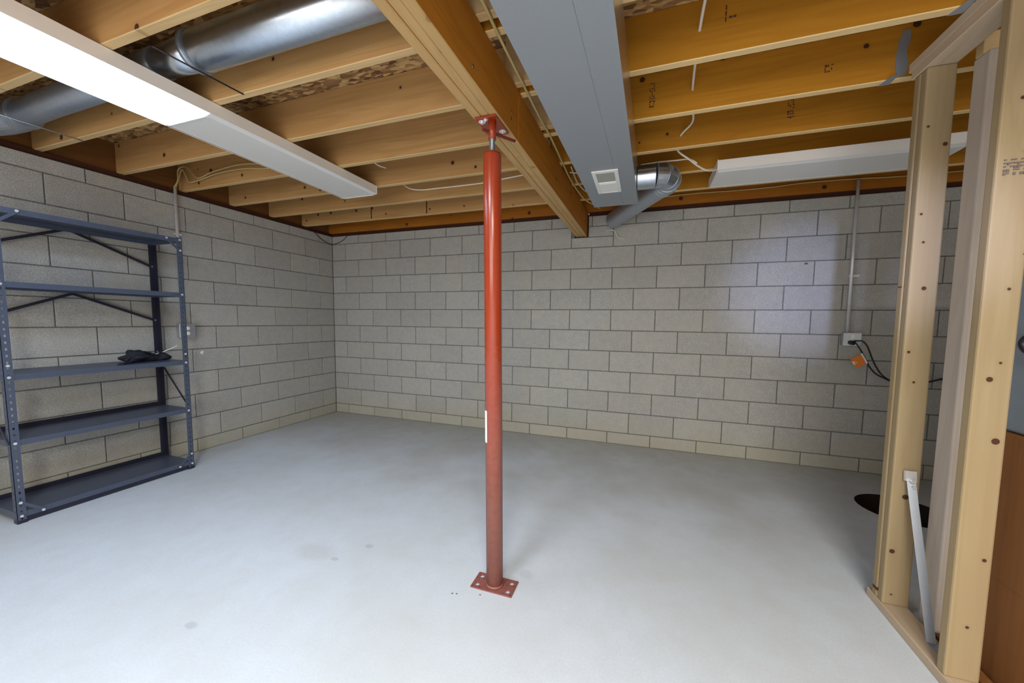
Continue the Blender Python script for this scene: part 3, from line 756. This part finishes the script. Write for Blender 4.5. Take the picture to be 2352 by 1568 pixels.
# stamps on the timber (illegible ink marks)
def stamp(o0, rows, dx, dz, plane, mat, parent, s=1.0):
    b = MB()
    for r, row in enumerate(rows):
        for c_, ch in enumerate(row):
            if ch == ' ': continue
            a = o0[0] + c_*dx; z = o0[2] - r*dz
            w_, h_ = (dx*.8, dz*.75) if ch == '#' else ((dx*.8, dz*.35) if ch == '-' else (dx*.35, dz*.8))
            b.box(a, o0[1]-.0006, z-h_, a+w_, o0[1]-.0001, z)
    return b.build('ink_stamp', mat, parent)
jr = [o for o in bpy.data.objects if o.name.startswith('floor_joist') and 'right' in o['label']]
stamp((3.745, yr[3], 2.462), ['--|', '  |', '|-|', '-|-', ' . ', '|-|', '---', '#-#', '| |', '##|'], .010, .0125, 'y', M['ink'], jr[3])
stamp((4.50, yr[3], 2.40), ['#|-', '| |', '-- '], .012, .014, 'y', M['ink'], jr[3])
stamp((4.48, yr[2], 2.475), ['--|', '| |', '-|-', '  -', '#-|', '---', '-#-'], .012, .0155, 'y', M['ink'], jr[2])
stamp((4.02, yr[4], 2.47), ['|  ', '|  ', '|--'], .014, .022, 'y', M['ink'], jr[4])
stamp((4.776, -2.1985, 1.72), ['- -- -  -#', '-#--#-#- #', '- -##- - -', '## -- -- |', '#- # ## -#'], .0075, .010, 'y', M['inkb'], sc_)
# a few odd fittings on joists: bridging seams on the last left joist
jl = [o for o in bpy.data.objects if o.name.startswith('floor_joist') and 'left of the beam' in o['label']]
for x in (.93, 1.62):
    b = MB(); b.box(x, yl[0]-.0386, 2.30, x+.014, yl[0]-.0381, 2.49); b.build('sap_streak', M['ink'], jl[0])

# ------------------------------------------------------------------ shelving rack
rk = empty('shelf_rack', (.21, -2.34, 0)); tag(rk, 'blue-grey slotted steel shelf rack with five shelves against the left wall', 'rack')
RX0, RX1, RY0, RY1, RZ = .035, .385, -2.795, -1.885, 1.815
def leg(cx, cy, sx, sy, mat):
    """L-angle post; sx, sy = direction of the flanges from the corner; slotted"""
    b = MB(); w_, t = .036, .0022
    def flange(axis):
        def bb(a0, a1, z0, z1):
            if axis == 'y':
                x0, x1 = sorted((cx, cx+sx*t)); y0, y1 = sorted((cy+sy*a0, cy+sy*a1)); b.box(x0, y0, z0, x1, y1, z1)
            else:
                x0, x1 = sorted((cx+sx*a0, cx+sx*a1)); y0, y1 = sorted((cy, cy+sy*t)); b.box(x0, y0, z0, x1, y1, z1)
        bb(0, .014, 0, RZ+.005); bb(.022, w_, 0, RZ+.005)
        n = int(RZ/.038)
        for i in range(n+1):
            z = i*.038; bb(.014, .022, z, min(z+(.024 if cx > .2 else .038), RZ+.005))
    flange('y'); flange('x')
    o = b.build('leg', mat, rk)
    b = MB(); x0, x1 = sorted((cx-sx*.002, cx+sx*.04)); y0, y1 = sorted((cy-sy*.002, cy+sy*.04))
    b.box(x0, y0, 0, x1, y1, .022); b.bevel(.003); b.build('foot_cap', M['rackd'], rk)
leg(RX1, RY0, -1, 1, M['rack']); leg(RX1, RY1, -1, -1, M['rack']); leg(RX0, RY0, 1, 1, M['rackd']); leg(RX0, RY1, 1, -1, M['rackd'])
def shelf(z):
    b = MB(); x0, x1, y0, y1 = RX0+.003, RX1-.003, RY0+.003, RY1-.003; t, lip = .0025, .032
    b.box(x0, y0, z-t, x1, y1, z)
    b.box(x1-t, y0, z-lip, x1, y1, z-t); b.box(x0, y0, z-lip, x0+t, y1, z-t)
    b.box(x0+t, y0, z-lip, x1-t, y0+t, z-t); b.box(x0+t, y1-t, z-lip, x1-t, y1, z-t)
    b.box(x1-.014, y0, z-lip, x1-t, y1, z-lip+t)
    o = b.build('shelf', M['rack'], rk); return o
SH = [1.813, 1.400, .873, .492, .066]
for z in SH: shelf(z)
# back strip of the lower shelves
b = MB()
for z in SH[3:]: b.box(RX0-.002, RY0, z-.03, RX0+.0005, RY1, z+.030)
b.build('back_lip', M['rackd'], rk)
b = MB(); b.box(RX1-.012, RY0+.01, .006, RX1-.009, RY1-.01, .034); b.build('shelf_shadow_strip', M['rackd'], rk)  # dark strip added for the shade gap under the bottom shelf
# sway braces, back side
ym = -2.36
for z0, z1 in ((1.80, 1.612), (1.365, 1.185)):
    for ye in (RY0+.02, RY1-.02):
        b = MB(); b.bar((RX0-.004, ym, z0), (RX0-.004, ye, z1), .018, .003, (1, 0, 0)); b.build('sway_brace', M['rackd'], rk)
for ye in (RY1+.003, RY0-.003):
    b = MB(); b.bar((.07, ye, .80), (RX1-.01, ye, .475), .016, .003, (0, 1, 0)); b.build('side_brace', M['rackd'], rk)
# corner gussets on the front
for yc, s_ in ((RY0, 1), (RY1, -1)):
    for zc, t_ in ((1.80, -1), (.045, 1)):
        b = MB(); b.bar((RX1+.003, yc+s_*.012, zc+t_*.085), (RX1+.003, yc+s_*.105, zc), .016, .0025, (1, 0, 0)); b.build('gusset', M['rack'], rk)
        for y_, z_ in ((yc+s_*.016, zc+t_*.08), (yc+s_*.1, zc), (yc+s_*.016, zc)):
            b = MB(); b.cyl((RX1+.004, y_, z_), (1, 0, 0), .0075, .004, 10); b.build('bolt', M['bolt'], rk)
for yc, s_ in ((RY0, 1), (RY1, -1)):
    for z in (1.385, .925, .858, .476):
        b = MB(); b.cyl((RX1, yc+s_*.018, z), (1, 0, 0), .0075, .004, 10); b.build('bolt', M['bolt'], rk)
# back legs bolts
for z in (1.612, 1.185, .93):
    b = MB(); b.cyl((RX0+.0025, RY1-.018, z), (1, 0, 0), .006, .003, 10); b.build('bolt', M['galvd'], rk)

# black crumpled strap bundle on the third shelf
bg = empty('strap_bundle', (.2, -2.07, .874)); tag(bg, 'black crumpled strap bundle lying on the third shelf of the rack', 'straps')
rnd = random.Random(3)
def lump(c, r, seed, name, mat):
    b = MB(); bmesh.ops.create_icosphere(b.bm, subdivisions=4, radius=1)
    rn = random.Random(seed); k = [(Vector((rn.uniform(-1,1), rn.uniform(-1,1), rn.uniform(-1,1))).normalized(), rn.uniform(.06,.16), rn.uniform(3,8), rn.uniform(0,6)) for _ in range(10)]
    for v in b.bm.verts:
        p = v.co.copy(); s_ = 1+sum(a*math.sin(f*p.dot(d)+ph) for d, a, f, ph in k)*.6
        v.co = Vector((c[0]+p.x*r[0]*s_, c[1]+p.y*r[1]*s_, max(.8745, c[2]+p.z*r[2]*s_)))
    for f in b.bm.faces: f.smooth = True
    return b.build(name, mat, bg)
lump((.20, -2.11, .910), (.06, .088, .050), 5, 'pouch', M['blackf'])
lump((.20, -1.975, .895), (.04, .06, .032), 9, 'pouch', M['blackf'])
b = MB(); b.bar((.25,-2.16,.886), (.30,-2.245,.880), .028, .006, (0,0,1)); b.bar((.30,-2.245,.880), (.335,-2.27,.878), .034, .006, (0,0,1)); b.build('strap_end', M['blackf'], bg)
b = MB(); b.tube(smooth_path([(.22,-2.02,.90),(.21,-1.975,.93),(.19,-1.95,.95),(.18,-1.95,.915),(.2,-1.99,.89)],5), .007, 8); b.tube(smooth_path([(.24,-2.2,.89),(.23,-2.1,.95),(.22,-2.0,.915),(.22,-1.94,.885)],5), .006, 8)
b.build('strap_loop', M['blackf'], bg)
b = MB(); b.tube(smooth_path([(.20,-2.06,.925),(.20,-2.02,.921),(.20,-1.97,.932),(.20,-1.90,.958),(.20,-1.85,.982)],5), .0035, 8); b.build('cable_tie', M['white'], bg)
